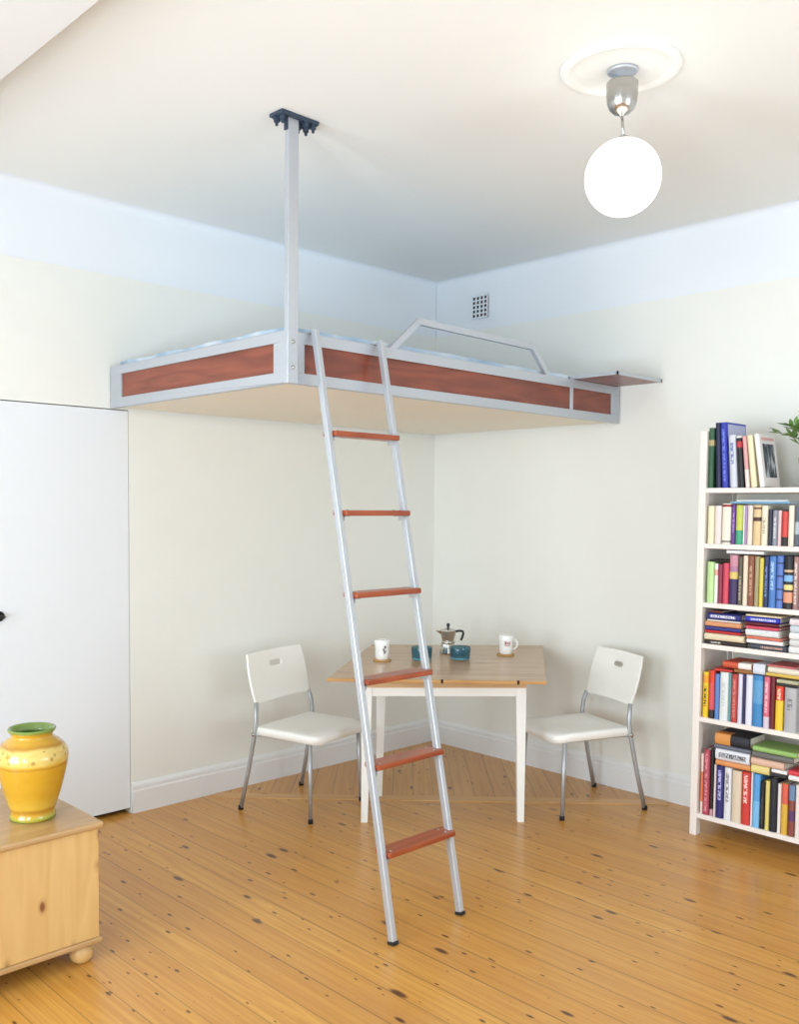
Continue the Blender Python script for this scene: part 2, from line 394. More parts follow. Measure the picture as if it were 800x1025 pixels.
# guard rail: bent flat bar
gp = [(-1.835, 2.300), (-1.655, 2.452), (-.815, 2.440), (-.675, 2.300)]
gv = []
def off_poly(pts, d):
    res = []
    for i, p in enumerate(pts):
        ds = []
        if i > 0: ds.append((Vector(p)-Vector(pts[i-1])).normalized())
        if i < len(pts)-1: ds.append((Vector(pts[i+1])-Vector(p)).normalized())
        t = sum(ds, Vector((0,0))).normalized(); n = Vector((-t.y, t.x)); c = ds[0].dot(t)
        res.append(Vector(p) + n*d/c)
    return res
o_, i_ = off_poly(gp, .014), off_poly(gp, -.014)
g = MB(); xs = (W_-.024, W_-.002)
for k in range(3):
    q = [o_[k], o_[k+1], i_[k+1], i_[k]]
    vs = [(xs[0], a.x, a.y) for a in q] + [(xs[1], a.x, a.y) for a in q]
    g.add(vs, [(0,1,2,3),(4,5,6,7),(0,1,5,4),(2,3,7,6)] + ([(0,3,7,4)] if k == 0 else []) + ([(1,2,6,5)] if k == 2 else []))
obj('guard_rail', g, m_alu, bed)
ty = MB().box((W_-.03, -.455, ZT+.001), (W_+.262, -.03, ZT+.016))
ts = obj('bedside_shelf', ty, m_mahog, bed)
te = MB(); x0, x1, y0, y1 = W_-.034, W_+.27, -.463, -.022
te.box((x0, y0, ZT+.001), (x1, y0+.008, ZT+.018)); te.box((x0, y1-.008, ZT+.001), (x1, y1, ZT+.018)); te.box((x1-.008, y0, ZT+.001), (x1, y1, ZT+.018)); te.box((x0, y0, ZT+.001), (x0+.008, y1, ZT+.018))
obj('shelf_edging', te, m_alu, ts, origin=tuple(bed.location))
# mattress
mm, nt, b = new_mat('blue_white_bedding')
tc = N(nt, 'ShaderNodeTexCoord').outputs['Object']
vo = N(nt, 'ShaderNodeTexVoronoi'); vo.inputs['Scale'].default_value = 9; nt.links.new(mapping(nt, tc, (1, .6, 1)), vo.inputs['Vector'])
col = ramp(nt, vo.outputs['Distance'], [(.1, hexc('9DB8D2')), (.45, hexc('B4CADF')), (.8, hexc('DCE6EF'))])
nt.links.new(col, b.inputs['Base Color']); b.inputs['Roughness'].default_value = .9
bump(nt, b, noise(nt, tc, 6, 3), .6, .03)
mt = MB(); nx, ny = 14, 24; X0, X1, Y0, Y1, Z0, Z1 = .045, W_-.036, -L_+.036, -.045, ZB+.024, 2.352
def mz(i, j):
    ed = min(i, nx-i, j, ny-j)
    return Z1 - (.016 if ed == 0 else 0) + .004*math.sin(i*1.7+j*.9)*math.cos(j*1.3)
vs = []; 
for j in range(ny+1):
    for i in range(nx+1): vs.append((X0+(X1-X0)*i/nx, Y0+(Y1-Y0)*j/ny, mz(i, j)))
fs = [(j*(nx+1)+i, j*(nx+1)+i+1, (j+1)*(nx+1)+i+1, (j+1)*(nx+1)+i) for j in range(ny) for i in range(nx)]
per = [i for i in range(nx+1)] + [j*(nx+1)+nx for j in range(1, ny+1)] + [ny*(nx+1)+i for i in range(nx-1, -1, -1)] + [j*(nx+1) for j in range(ny-1, 0, -1)]
b0 = len(vs); vs += [(vs[k][0], vs[k][1], Z0) for k in per]; n = len(per)
fs += [(per[k], per[(k+1)%n], b0+(k+1)%n, b0+k) for k in range(n)] + [tuple(range(b0, b0+n))]
mt.add(vs, fs, 0, None, True)
tag(obj('mattress', mt, mm, origin=(W_/2, -L_/2, Z0)), 'mattress with pale blue bedding lying inside the loft bed frame', 'mattress')

# ------------------------------------------------------------------ ladder
lad = thing('ladder', (1.986, -2.148, 0), 'aluminium ladder with six reddish wooden treads leaning on the loft bed', 'ladder')
RL0, RL1 = Vector((1.993, -2.340, .0)), Vector((1.468, -2.292, 2.325))
RR0, RR1 = Vector((1.991, -1.962, .0)), Vector((1.468, -1.930, 2.325))
ax = (RL1-RL0).normalized()
for A, B in ((RL0, RL1), (RR0, RR1)):
    ri = obj('rail', MB().tube([A+ax*.012, B], 0, rect=(.024, .027), up=(1,0,0)), m_alu, lad, bevel=.003)
    obj('rubber_foot', MB().tube([A+ax*.001, A+ax*.014], 0, rect=(.028, .031), up=(1,0,0)), m_rubber, ri, origin=tuple(lad.location))
    hk = MB().box((W_-.006, B.y-.011, ZT-.0), (B.x-.004, B.y+.011, ZT+.006)); hk.box((W_-.038, B.y-.011, ZT-.0), (W_-.006, B.y+.011, ZT+.004)) 
    hk = MB().box((W_-.030, B.y-.010, ZT+.0005), (B.x-.002, B.y+.010, ZT+.006))
    obj('hook', hk, m_alu, ri, origin=tuple(lad.location))
for zz in (1.908, 1.594, 1.276, .948, .634, .317):
    t = zz/2.325; xc = RL0.x + (RL1.x-RL0.x)*t
    ya = RL0.y + (RL1.y-RL0.y)*t + .0125; yb = RR0.y + (RR1.y-RR0.y)*t - .0125
    tr_ = obj('tread', MB().box((xc-.050, ya+.001, zz-.011), (xc+.032, yb+.018, zz+.011)), m_tread, lad, bevel=.005, seg=3)
    tr_mesh = tr_.data
    for yy in (ya+.0, yb-.0):
        s = 1 if yy == ya else -1
        br = MB().box((xc-.02, yy, zz-.030), (xc+.020, yy+s*.004, zz-.0115)); br.box((xc-.02, yy, zz-.0145), (xc+.02, yy+s*.03, zz-.0115))
        obj('tread_bracket', br, m_leg, tr_, origin=tuple(lad.location))
    for yy in (ya+.022, yb-.022):
        for xx in (xc-.03, xc+.012):
            sc = MB().lathe([(.0055, zz+.0105), (.0045, zz+.013), (0, zz+.0135)], 12, T=Matrix.Translation((xx, yy, 0)))
            obj('screw', sc, m_steel, tr_, origin=tuple(lad.location))

# ------------------------------------------------------------------ dining table
tb = thing('dining_table', (.97, -1.0, 0), 'scrubbed pine dining table with tapered white legs standing in the room corner', 'table')
top = [(.920,-1.752), (1.684,-.993), (.950,-.030), (.236,-.803)]
ang = math.atan2(top[1][1]-top[0][1], top[1][0]-top[0][0]); TR = Matrix.Rotation(-ang, 4, 'Z')
def rot_obj(name, mb, mats, parent, a, **k):
    """mesh whose own x axis lies along angle a (so wood grain follows it)"""
    o = obj(name, mb, mats, parent, **k); R = Matrix.Rotation(-a, 4, 'Z')
    for v in o.data.vertices: v.co = R @ v.co
    o.rotation_euler.z = a; return o
tt = MB().prism(top, .758, .775, 0, None, 1)
rot_obj('tabletop', tt, [m_table, m_tedge], tb, ang, bevel=.003)
for (q0, q1) in ((.520, .534), (.866, .880)):
    a = Vector(top[0]); b_ = Vector(top[1]); d = (b_-a); nrm2 = Vector((-d.y, d.x)).normalized()
    P0 = a+d*q0 - nrm2*.0006; P1 = a+d*q1 - nrm2*.0006; P2 = P1 + nrm2*.012; P3 = P0+nrm2*.012
    obj('dark_notch', MB().prism([tuple(P0), tuple(P1), tuple(P2), tuple(P3)], .757, .7757), m_dark, tb, bevel=.003)
legs = [(.926,-1.497), (1.463,-.893), (1.196,-.546), (.664,-1.142)]
la = math.atan2(legs[1][1]-legs[0][1], legs[1][0]-legs[0][0])
ctr = Vector((sum(l[0] for l in legs)/4, sum(l[1] for l in legs)/4))
for (lx, ly) in legs:
    mbl = MB(); e1 = Vector((math.cos(la), math.sin(la))); e2 = Vector((-e1.y, e1.x))
    dlt = ctr-Vector((lx, ly)); s1 = 1 if dlt.dot(e1) > 0 else -1; s2 = 1 if dlt.dot(e2) > 0 else -1
    def ring(z, w_): 
        c0 = Vector((lx, ly)) - e1*s1*.017 - e2*s2*.017
        return [(*(c0 + e1*s1*a*w_ + e2*s2*b2*w_), z) for a, b2 in ((0,0),(1,0),(1,1),(0,1))]
    vs = ring(0, .034) + ring(.66, .052) + ring(.757, .052)
    mbl.add(vs, [(0,1,2,3),(8,9,10,11)] + [(i,(i+1)%4,4+(i+1)%4,4+i) for i in range(4)] + [(4+i,4+(i+1)%4,8+(i+1)%4,8+i) for i in range(4)])
    obj('leg', mbl, m_wpaint, tb, bevel=.002)
def rail_between(name, A, B, z0, z1, mat, inset, th=.02, ov=.0):
    A = Vector(A); B = Vector(B); d = (B-A).normalized(); nn = Vector((-d.y, d.x))
    if (ctr-A).dot(nn) < 0: nn = -nn
    A2 = A + d*(.02-ov) + nn*inset; B2 = B - d*(.02-ov) + nn*inset
    q = [A2, B2, B2+nn*th, A2+nn*th]
    return rot_obj(name, MB().prism([tuple(v) for v in q], z0, z1), mat, tb, math.atan2(d.y, d.x), bevel=.0015)
for k in range(4):
    A, B = legs[k], legs[(k+1)%4]
    rail_between('apron_rail', A, B, .655, .6995, m_wpaint, -.012)
    rail_between('top_rail', A, B, .700, .7575, m_apron, -.019, ov=.038)

# ------------------------------------------------------------------ chairs
def make_chair():
    t = thing('dining_chair', (0,0,0), 'x', 'chair', 'white shell chairs at the dining table')
    # seat: rounded slab
    s = MB(); ol = []
    def rc(cx, cy, r, a0, a1, n=6): return [(cx+r*math.cos(a0+(a1-a0)*k/n), cy+r*math.sin(a0+(a1-a0)*k/n)) for k in range(n+1)]
    w2, yb, yf = .205, .075, .515
    ol = rc(w2-.07, yf-.07, .07, 0, PI/2) + rc(-w2+.07, yf-.07, .07, PI/2, PI) + rc(-w2+.02, yb+.02, .02, PI, 1.5*PI) + rc(w2-.02, yb+.02, .02, 1.5*PI, 2*PI)
    n = len(ol); c = Vector((0, .295))
    vs = []; fs = []
    def sag(x, y): return -.010*math.exp(-((x/.13)**2+((y-.27)/.15)**2)) - (.012*max(0, (y-.42)/.095)**2)
    rows = [(.955, .407), (1.0, .412), (1.0, .440), (.985, .449), (.95, .452), (.8, .452), (.55, .452), (.28, .452)]
    for sc_, z in rows:
        for (x, y) in ol:
            X, Y = c.x+(x-c.x)*sc_, c.y+(y-c.y)*sc_
            vs.append((X, Y, z + sag(X, Y)))
    for k in range(len(rows)-1):
        for i in range(n): fs.append((k*n+i, k*n+(i+1)%n, (k+1)*n+(i+1)%n, (k+1)*n+i))
    vs.append((0, c.y, .452+sag(0, c.y))); fs += [((len(rows)-1)*n+i, (len(rows)-1)*n+(i+1)%n, len(vs)-1) for i in range(n)]
    fs.append(tuple(range(n)))
    s.add(vs, fs, 0, None, True); obj('seat', s, m_white_plastic, t)
    # backrest: curved shell with a hand slot
    xs = [-.2,-.195,-.16,-.1,-.065,-.040,0,.040,.065,.1,.16,.195,.2]; zs = [.565,.572,.62,.68,.722,.742,.766,.79,.822,.829]
    def bp(x, z):
        u = (z-.565)/.264; y = .078 - .068*u - .014*(1-(x/.2)**2)
        return (x*(.97+.06*math.sin(u*PI)), y, z + (.004*(1-(x/.2)**2)))
    bk = MB(); vs = [bp(x, z) for z in zs for x in xs]; nx = len(xs); fs = []
    for j in range(len(zs)-1):
        for i in range(nx-1):
            if j == 5 and 5 <= i <= 6: continue
            fs.append((j*nx+i, j*nx+i+1, (j+1)*nx+i+1, (j+1)*nx+i))
    bk.add(vs, fs, 0, None, True); obj('backrest', bk, m_white_plastic, t, solid=.014, subsurf=2)
    for sx in (-1, 1):
        fl = MB().tube([(sx*.195, .478, .012), (sx*.188, .470, .22), (sx*.183, .462, .418)], .0105)
        lo = obj('leg', fl, m_leg, t); obj('foot_cap', MB().lathe([(.0125,0),(.0125,.022),(.0105,.024)], 14, T=Matrix.Translation((sx*.195,.479,0))), m_rubber, lo, origin=(0,0,0))
        pts = [(sx*.222, .0, .012), (sx*.216, .045, .2), (sx*.210, .086, .40), (sx*.207, .096, .47), (sx*.202, .091, .53), (sx*.192, .080, .578)]
        rl = MB().tube(pts, .0115); lo = obj('leg', rl, m_leg, t)
        obj('foot_cap', MB().lathe([(.0135,0),(.0135,.022),(.0115,.024)], 14, T=Matrix.Translation((sx*.222,-.002,0))), m_rubber, lo, origin=(0,0,0))
        fr = MB().tube([(sx*.213, .088, .411), (sx*.18, .12, .408), (sx*.172, .30, .406), (sx*.176, .462, .408)], .009)
        obj('seat_frame', fr, m_leg, t)
        obj('bolt', MB().lathe([(.010,0),(.010,.012),(0,.014)], 12, T=Matrix.Translation((sx*.212,.088,.415)) @ Matrix.Rotation(sx*PI/2, 4, 'Y')), m_steel, t)
    return t
ch = make_chair(); ch2 = copy_tree(ch)
def place(o, rear_mid, fwd): o.location = (rear_mid[0], rear_mid[1], 0); o.rotation_euler.z = math.atan2(fwd[1], fwd[0]) - PI/2
place(ch, (.281, -1.595), (.974, .226)); ch.scale = (1.18, .92, 1); ch['label'] = 'white plastic chair with steel legs left of the table, beside the left wall'
place(ch2, (1.589, -.169), (-.340, -.940)); ch2.scale = (1.0, 1.07, 1); ch2['label'] = 'white plastic chair with steel legs between the table and the bookcase'

# ------------------------------------------------------------------ things on the table
ZTAB = .775
def coaster(x, y, label):
    return tag(obj('cork_coaster', MB().lathe([(0,ZTAB),(.048,ZTAB),(.050,ZTAB+.003),(.048,ZTAB+.008),(0,ZTAB+.008)], 32, T=Matrix.Translation((x,y,0))), m_cork, origin=(x,y,ZTAB)), label, 'coaster', 'coasters on the table')
mlogo, nt, b = new_mat('mug_print_dark'); b.inputs['Base Color'].default_value = hexc('5C5660'); b.inputs['Roughness'].default_value = .3
mlogo2, nt, b = new_mat('mug_print_red'); b.inputs['Base Color'].default_value = hexc('B06A60'); b.inputs['Roughness'].default_value = .3
def mug(x, y, hdir, label, mp, mark):
    T = Matrix.Translation((x, y, ZTAB+.0085))
    t = thing('mug', (x, y, ZTAB+.0085), label, 'mug', 'mugs on the table')
    h = .108; R = .039
    T0 = T
    prof = [(0,0),(.030,0),(.033,.004),(.035,.03),(R-.002,.075),(R+.001,h-.002),(R,h),(R-.003,h-.002),(R-.005,.075),(.031,.03),(.028,.008),(0,.007)]
    obj('cup', MB().lathe(prof, 36, T=T), m_mug, t)
    hd = Vector(hdir).normalized(); pts = []
    for k in range(9):
        a = -PI/2 + PI*k/8; pts.append((hd.x*(.034+.026*math.cos(a)), hd.y*(.034+.026*math.cos(a)), .055+.029*math.sin(a)))
    obj('handle', MB().tube(pts, .0048, 8, T=T), m_mug, t)
    # printed mark on the side facing the room
    md = Vector(mark).normalized(); sd = Vector((-md.y, md.x)); k = MB(); a0 = math.atan2(md.y, md.x)
    def patch(u0, u1, z0, z1):
        vs = []; n = 4
        for z in (z0, z1):
            for i in range(n+1):
                a = a0 + (u0+(u1-u0)*i/n)/.038; rr_ = .0375 + (z-.04)*.0008/.035 + .0012 + (.0008 if z > .07 else 0)
                vs.append((rr_*math.cos(a), rr_*math.sin(a), z))
        k.add(vs, [(i, i+1, n+2+i, n+1+i) for i in range(n)], 0, T)
    for row in mp[1]: patch(*row)
    obj('printed_mark', k, mp[0], t, solid=.0004); t.scale = (1.1, 1.1, 1)
    return t
coaster(.715, -1.175, 'round cork coaster under the left mug')
coaster(1.040, -.503, 'round cork coaster under the right mug')
mug(.715, -1.175, (-.2, .5), 'white mug on a cork coaster near the left end of the table', (mlogo, [(.004,.010,.035,.05),(.0,.006,.05,.064),(.006,.014,.064,.078),(.010,.016,.046,.052)]), (.8,-.6))
mug(1.040, -.503, (.69, .72), 'white mug with a small reddish print near the right end of the table', (mlogo2, [(-.012,-.002,.058,.075),(.001,.006,.060,.070),(.009,.015,.058,.075),(-.012,.014,.050,.054)]), (.75,-.66))
mbg, nt, b = new_mat('blue_glass'); b.inputs['Base Color'].default_value = (.20,.55,.72,1); b.inputs['Roughness'].default_value = .05
b.inputs['Transmission Weight'].default_value = .9; b.inputs['IOR'].default_value = 1.45
gp_ = MB().lathe([(0,0),(.050,0),(.055,.006),(.058,.066),(.057,.069),(.053,.066),(.050,.012),(0,.010)], 40)
for (x, y, lab) in ((.830, -.980, 'blue glass bowl right of the left mug, behind the ladder rail'), (.958, -.805, 'blue glass bowl in front of the coffee pot')):
    q = MB().lathe([(0,0),(.050,0),(.055,.006),(.059,.066),(.058,.069),(.054,.066),(.050,.012),(0,.010)], 40, T=Matrix.Translation((x,y,ZTAB+.0005)))
    tag(obj('glass_bowl', q, mbg, origin=(x,y,ZTAB)), lab, 'bowl', 'blue glass bowls on the table')
# moka pot
mx_, my_ = .782, -.711
mk = thing('coffee_pot', (mx_, my_, ZTAB), 'eight-sided aluminium stovetop coffee pot with black handle, standing behind the blue bowl', 'coffee pot')
Tm = Matrix.Translation((mx_, my_, ZTAB))
m_moka = plain('polished_aluminium', 'C9C6BE', .22, .9, var=.03)
obj('boiler', MB().lathe([(0,.0),(.048,.0),(.050,.006),(.043,.058),(.037,.066)], 8, T=Tm, smooth=False), m_moka, mk, bevel=.0015)
obj('collar', MB().lathe([(.037,.0635),(.042,.066),(.042,.076),(.036,.079)], 32, T=Tm), m_moka, mk)
jug = MB().lathe([(.035,.078),(.036,.084),(.052,.140),(.050,.142)], 8, T=Tm, smooth=False)
sp_d = Vector((-.69,-.72)).normalized(); sd_ = Vector((-sp_d.y, sp_d.x))
a_ = [Vector((sp_d.x*.036, sp_d.y*.036, .112)), Vector((sp_d.x*.044, sp_d.y*.044, .1405)) + Vector((sd_.x,sd_.y,0))*.018, Vector((sp_d.x*.044, sp_d.y*.044, .1405)) - Vector((sd_.x,sd_.y,0))*.018, Vector((sp_d.x*.078, sp_d.y*.078, .141))]
jug.add([tuple(v) for v in a_], [(0,1,3),(0,3,2),(1,2,3),(0,2,1)], 0, Tm)
obj('jug', jug, m_moka, mk)
obj('lid', MB().lathe([(.051,.1425),(.050,.146),(.012,.158),(0,.159)], 8, T=Tm, smooth=False), m_moka, mk)
obj('knob', MB().lathe([(.006,.158),(.006,.163),(.010,.168),(.011,.182),(.007,.187),(0,.188)], 16, T=Tm), m_black, mk)
hp = [Vector((-sp_d.x*r0, -sp_d.y*r0, z)) for r0, z in ((.050,.138),(.070,.141),(.090,.138),(.094,.125),(.086,.098),(.078,.082))]
obj('handle', MB().tube([tuple(v) for v in hp], 0, rect=(.014,.013), up=(sd_.x, sd_.y, 0), T=Tm), m_black, mk, bevel=.003)
mk.scale = (.94, .94, .94)

# ------------------------------------------------------------------ pendant lamp
LX, LY = 2.571, -1.830
lp = thing('pendant_lamp', (LX, LY, H), 'white glass globe pendant lamp with steel cup under a plaster ceiling rose', 'lamp')
TL = Matrix.Translation((LX, LY, 0))
TR2 = Matrix.Translation((LX-.010, LY-.014, 0)); TC = Matrix.Translation((LX-.006, LY-.0065, 0))
rs = MB().lathe([(.204,H+.001),(.204,H-.006),(.197,H-.014),(.184,H-.018),(.171,H-.014),(.165,H-.008),(.158,H-.006),(.10,H-.005),(.0,H-.005)], 64, T=TR2)
tag(obj('ceiling_rose', rs, m_ceil, origin=(LX,LY,H)), 'round plaster ceiling rose around the lamp mounting', 'ceiling rose', kind='structure')
obj('ceiling_plate', MB().lathe([(.052,H-.006),(.052,H-.014),(.046,H-.018),(.018,H-.022),(.014,H-.05),(0,H-.05)], 36, T=TC), m_alu, lp)
cup = [(0,3.086),(.050,3.086),(.0535,3.082),(.0535,3.042),(.050,3.014),(.042,2.995),(.028,2.982),(.012,2.976),(.006,2.970),(0,2.970)]
obj('canopy_cup', MB().lathe(cup, 40, T=TC), m_steel, lp)
obj('stem', MB().tube([(LX-.006, LY-.0065, 2.985), (LX, LY, 2.893)], .005), m_steel, lp)
ml, nt, b = new_mat('opal_glass_lit'); b.inputs['Base Color'].default_value = (1,.98,.94,1); b.inputs['Roughness'].default_value = .2
b.inputs['Emission Color'].default_value = (1, .95, .86, 1); b.inputs['Emission Strength'].default_value = LAMP_W/5.0
R = .1295; prof = [(R*math.sin(PI*k/28), 2.764-R*math.cos(PI*k/28)) for k in range(29)]; prof[0] = (0, prof[0][1]); prof[-1] = (0, prof[-1][1])
obj('globe_shade', MB().lathe(prof, 48, T=TL), ml, lp)
obj('globe_collar', MB().lathe([(.018,2.888),(.020,2.892),(.018,2.902),(.006,2.906)], 24, T=TL), m_steel, lp)

# ------------------------------------------------------------------ wall vent
vt = MB(); vx0, vx1, vz0, vz1 = .325, .452, 2.850, 2.988
vt2 = MB().box((vx0, -.004, vz0), (vx1, .0055, vz1))
n5 = 4; n6 = 5; cw = (vx1-vx0)/n5; chh = (vz1-vz0)/n6; bar = .008
for i in range(n5+1): vt.box((vx0+i*cw-bar/2, -.012, vz0-bar/2), (vx0+i*cw+bar/2, -.004, vz1+bar/2))
for j in range(n6+1): vt.box((vx0-bar/2, -.0118, vz0+j*chh-bar/2), (vx1+bar/2, -.0042, vz0+j*chh+bar/2))
vn = thing('air_vent', ((vx0+vx1)/2, 0, vz0), 'small square air vent grille high on the back wall', 'vent')
obj('grille', vt, m_frieze, vn); obj('vent_hole_shade', vt2, plain('vent_shadow_brown', '4A3A36', .9), vn)  # dark brown plate paints the shade inside the vent holes

# ------------------------------------------------------------------ cabinet and vase
CX1, CY1 = 1.386, -3.185; CX0, CY0 = .76, -4.15
cab = thing('pine_cabinet', ((CX0+CX1)/2, (CY0+CY1)/2, 0), 'low pine cabinet on bun feet at the left, carrying the yellow vase', 'cabinet')
obj('body', MB().box((CX0+.012, CY0+.012, .090), (CX1-.010, CY1-.010, .482)), m_cab, cab, bevel=.003)
obj('cabinet_top', MB().box((CX0, CY0, .482), (CX1+.004, CY1+.004, .506)), m_cabtop, cab, bevel=.008, seg=3)
obj('plinth_moulding', MB().box((CX0+.004, CY0+.004, .070), (CX1-.002, CY1-.002, .090)), m_cabtop, cab, bevel=.006, seg=3)
for (x, y) in ((CX1-.055, CY1-.058), (CX0+.06, CY1-.058), (CX1-.055, CY0+.06), (CX0+.06, CY0+.06)):
    obj('bun_foot', MB().lathe([(0,0),(.022,0),(.036,.010),(.042,.028),(.038,.050),(.026,.062),(.024,.070)], 28, T=Matrix.Translation((x,y,0))), m_cab, cab)
# vase
mv, nt, b = new_mat('yellow_green_glaze')
tc = N(nt, 'ShaderNodeTexCoord').outputs['Object']; sp = N(nt, 'ShaderNodeSeparateXYZ'); nt.links.new(tc, sp.inputs[0])
z = sp.outputs[2]
zn = math_n(nt, 'DIVIDE', z, .325)
jit = noise(nt, mapping(nt, tc, (1,1,2)), 14, 3)
zz_ = math_n(nt, 'ADD', zn, math_n(nt, 'MULTIPLY', math_n(nt, 'SUBTRACT', jit, .5), .05))
Yv, Y2, G_, O_ = hexc('C99A26'), hexc('D4AB3C'), hexc('7C9440'), hexc('B07C20')
col = ramp(nt, zz_, [(0, G_), (.045, hexc('A8A83A')), (.07, Yv), (.12, O_), (.15, Y2), (.3, Yv), (.60, Yv), (.615, O_), (.64, Y2), (.66, hexc('D8BC66')), (.80, hexc('D8BC66')), (.83, O_), (.86, Yv), (.945, Yv), (.965, G_), (1, hexc('7FA045'))])
vo = N(nt, 'ShaderNodeTexVoronoi'); vo.inputs['Scale'].default_value = 52; nt.links.new(tc, vo.inputs['Vector'])
dots = math_n(nt, 'LESS_THAN', vo.outputs['Distance'], .36)
band = math_n(nt, 'MULTIPLY', math_n(nt, 'GREATER_THAN', zn, .665), math_n(nt, 'LESS_THAN', zn, .80))
col = mix_c(nt, math_n(nt, 'MULTIPLY', math_n(nt, 'MULTIPLY', dots, band), .6), col, hexc('8A6A1C'))
mot = noise(nt, mapping(nt, tc, (1,1,3)), 20, 4)
col = mix_c(nt, math_n(nt, 'MULTIPLY', ramp(nt, mot, [(.5,(0,0,0,1)),(.8,(1,1,1,1))]), .5), col, hexc('C88818'))
nt.links.new(col, b.inputs['Base Color']); b.inputs['Roughness'].default_value = .22; b.inputs['Coat Weight'].default_value = .6
bump(nt, b, mot, .3, .004)
mvi = plain('green_glaze', '7C9848', .25, var=.15, coat=.4)
vx, vy, vz = 1.178, -3.346, .506
vp = [(0,0),(.080,0),(.084,.004),(.085,.016),(.078,.026),(.086,.045),(.104,.10),(.120,.16),(.130,.205),(.133,.232),(.131,.252),(.118,.276),(.096,.294),(.078,.304),(.074,.312),(.080,.322),(.087,.329),(.088,.335)]
vp = [(r*.93, z*.955) for r, z in vp]
va = thing('vase', (vx, vy, vz), 'bulbous yellow glazed ceramic vase with green rim, on the pine cabinet', 'vase')
obj('body', MB().lathe(vp, 56, T=Matrix.Translation((vx,vy,vz)), closed=False), mv, va)
obj('rim', MB().lathe([(r*.92, z*.955) for r, z in [(.0885,.3345),(.086,.339),(.080,.337),(.068,.318),(.066,.308),(.088,.288),(.112,.262),(.12,.2),(.06,.06),(0,.05)]], 56, T=Matrix.Translation((vx,vy,vz)), closed=False), mvi, va)

# ------------------------------------------------------------------ bookcase
BX0, BX1, BYF, BYB = 2.146, 2.98, -.412, -.075
SH = [1.724, 1.454, 1.165, .963, .597, .113]
bc = thing('bookcase', ((BX0+BX1)/2, (BYF+BYB)/2, 0), 'tall white open-backed bookcase full of books against the back wall', 'bookcase')
for x in (BX0, BX1-.042):
    u = MB()
    u.box((x, BYF, 0), (x+.036, BYF+.045, 2.00)); u.box((x, BYB-.045, 0), (x+.036, BYB, 2.00)); u.box((x+.008, BYF+.045, .06), (x+.028, BYB-.045, 1.94))
    obj('upright', u, m_shelf, bc, bevel=.003)
for z in SH:
    obj('shelf', MB().box((BX0+.036, BYF+.004, z-.024), (BX1-.042, BYB-.004, z)), m_shelf, bc, bevel=.002)
# ------------------------------------------------------------------ books
def book_mat(base, bands, text, lying):
    """bands: (from, to, colour) along the spine; text: (from, to, colour) illegible small lettering"""
    m, nt, b = new_mat('book_cover'); b.inputs['Roughness'].default_value = .5
    tc = N(nt, 'ShaderNodeTexCoord').outputs['Generated']; sp = N(nt, 'ShaderNodeSeparateXYZ'); nt.links.new(tc, sp.inputs[0])
    al = sp.outputs[0] if lying else sp.outputs[2]; ac = sp.outputs[2] if lying else sp.outputs[0]; dp = sp.outputs[1]
    f = noise(nt, tc, 6, 2); bc_ = hexc(base)
    col = mix_c(nt, f, tuple(c*.9 for c in bc_[:3])+(1,), bc_)
    def inr(v, a, c): return math_n(nt, 'MULTIPLY', math_n(nt, 'GREATER_THAN', v, a), math_n(nt, 'LESS_THAN', v, c))
    for (a, c, cc) in bands: col = mix_c(nt, math_n(nt, 'MULTIPLY', inr(al, a, c), math_n(nt, 'LESS_THAN', dp, .35)), col, hexc(cc))
    if text:
        a, c, cc = text
        cmb = N(nt, 'ShaderNodeCombineXYZ'); nt.links.new(math_n(nt, 'MULTIPLY', al, 58 if lying else 34), cmb.inputs[0]); nt.links.new(math_n(nt, 'MULTIPLY', ac, 3), cmb.inputs[1])
        g = math_n(nt, 'GREATER_THAN', noise(nt, cmb.outputs[0], 1, 1, .5, '2D'), .47)
        k = math_n(nt, 'MULTIPLY', math_n(nt, 'MULTIPLY', inr(al, a, c), inr(ac, .28, .72)), math_n(nt, 'MULTIPLY', g, math_n(nt, 'LESS_THAN', dp, .1)))
        col = mix_c(nt, k, col, hexc(cc))
    nt.links.new(col, b.inputs['Base Color']); return m
def book_mesh(t, h, d, lying):
    """local: standing on z=0, spine towards -y; thickness t (x), height h (z), depth d (y)"""
    mb = MB(); c = min(.0025, t*.2); x0, x1 = -t/2, t/2
    def add_box(a, b_, mi):
        if lying: a = (a[2]-h/2, a[1], a[0]+t/2); b_ = (b_[2]-h/2, b_[1], b_[0]+t/2)
        mb.box(a, b_, mi)
    # rounded spine
    n = 6; pr = []
    for k in range(n+1):
        a = PI*k/n; pr.append((-(t/2)*math.cos(a), -.35*min(t,.03)*math.sin(a)))
    pr2 = pr + [(x1, .004), (x0, .004)]
    vs = [(x, y, 0) for x, y in pr2] + [(x, y, h) for x, y in pr2]; m_ = len(pr2)
    if lying: vs = [(z-h/2, y, x+t/2) for x, y, z in vs]
    mb.add(vs, [tuple(range(m_)), tuple(range(2*m_-1, m_-1, -1))] + [(i, (i+1)%m_, m_+(i+1)%m_, m_+i) for i in range(m_)], 0)
    add_box((x0, .004, 0), (x0+c, d, h), 0); add_box((x1-c, .004, 0), (x1, d, h), 0)
    add_box((x0+c, .004, .003), (x1-c, d-.004, h-.004), 1)
    return mb
SHELF_NAME = ['the top shelf', 'the second shelf from the top', 'the third shelf from the top', 'the fourth shelf from the top', 'the second lowest shelf', 'the lowest shelf']
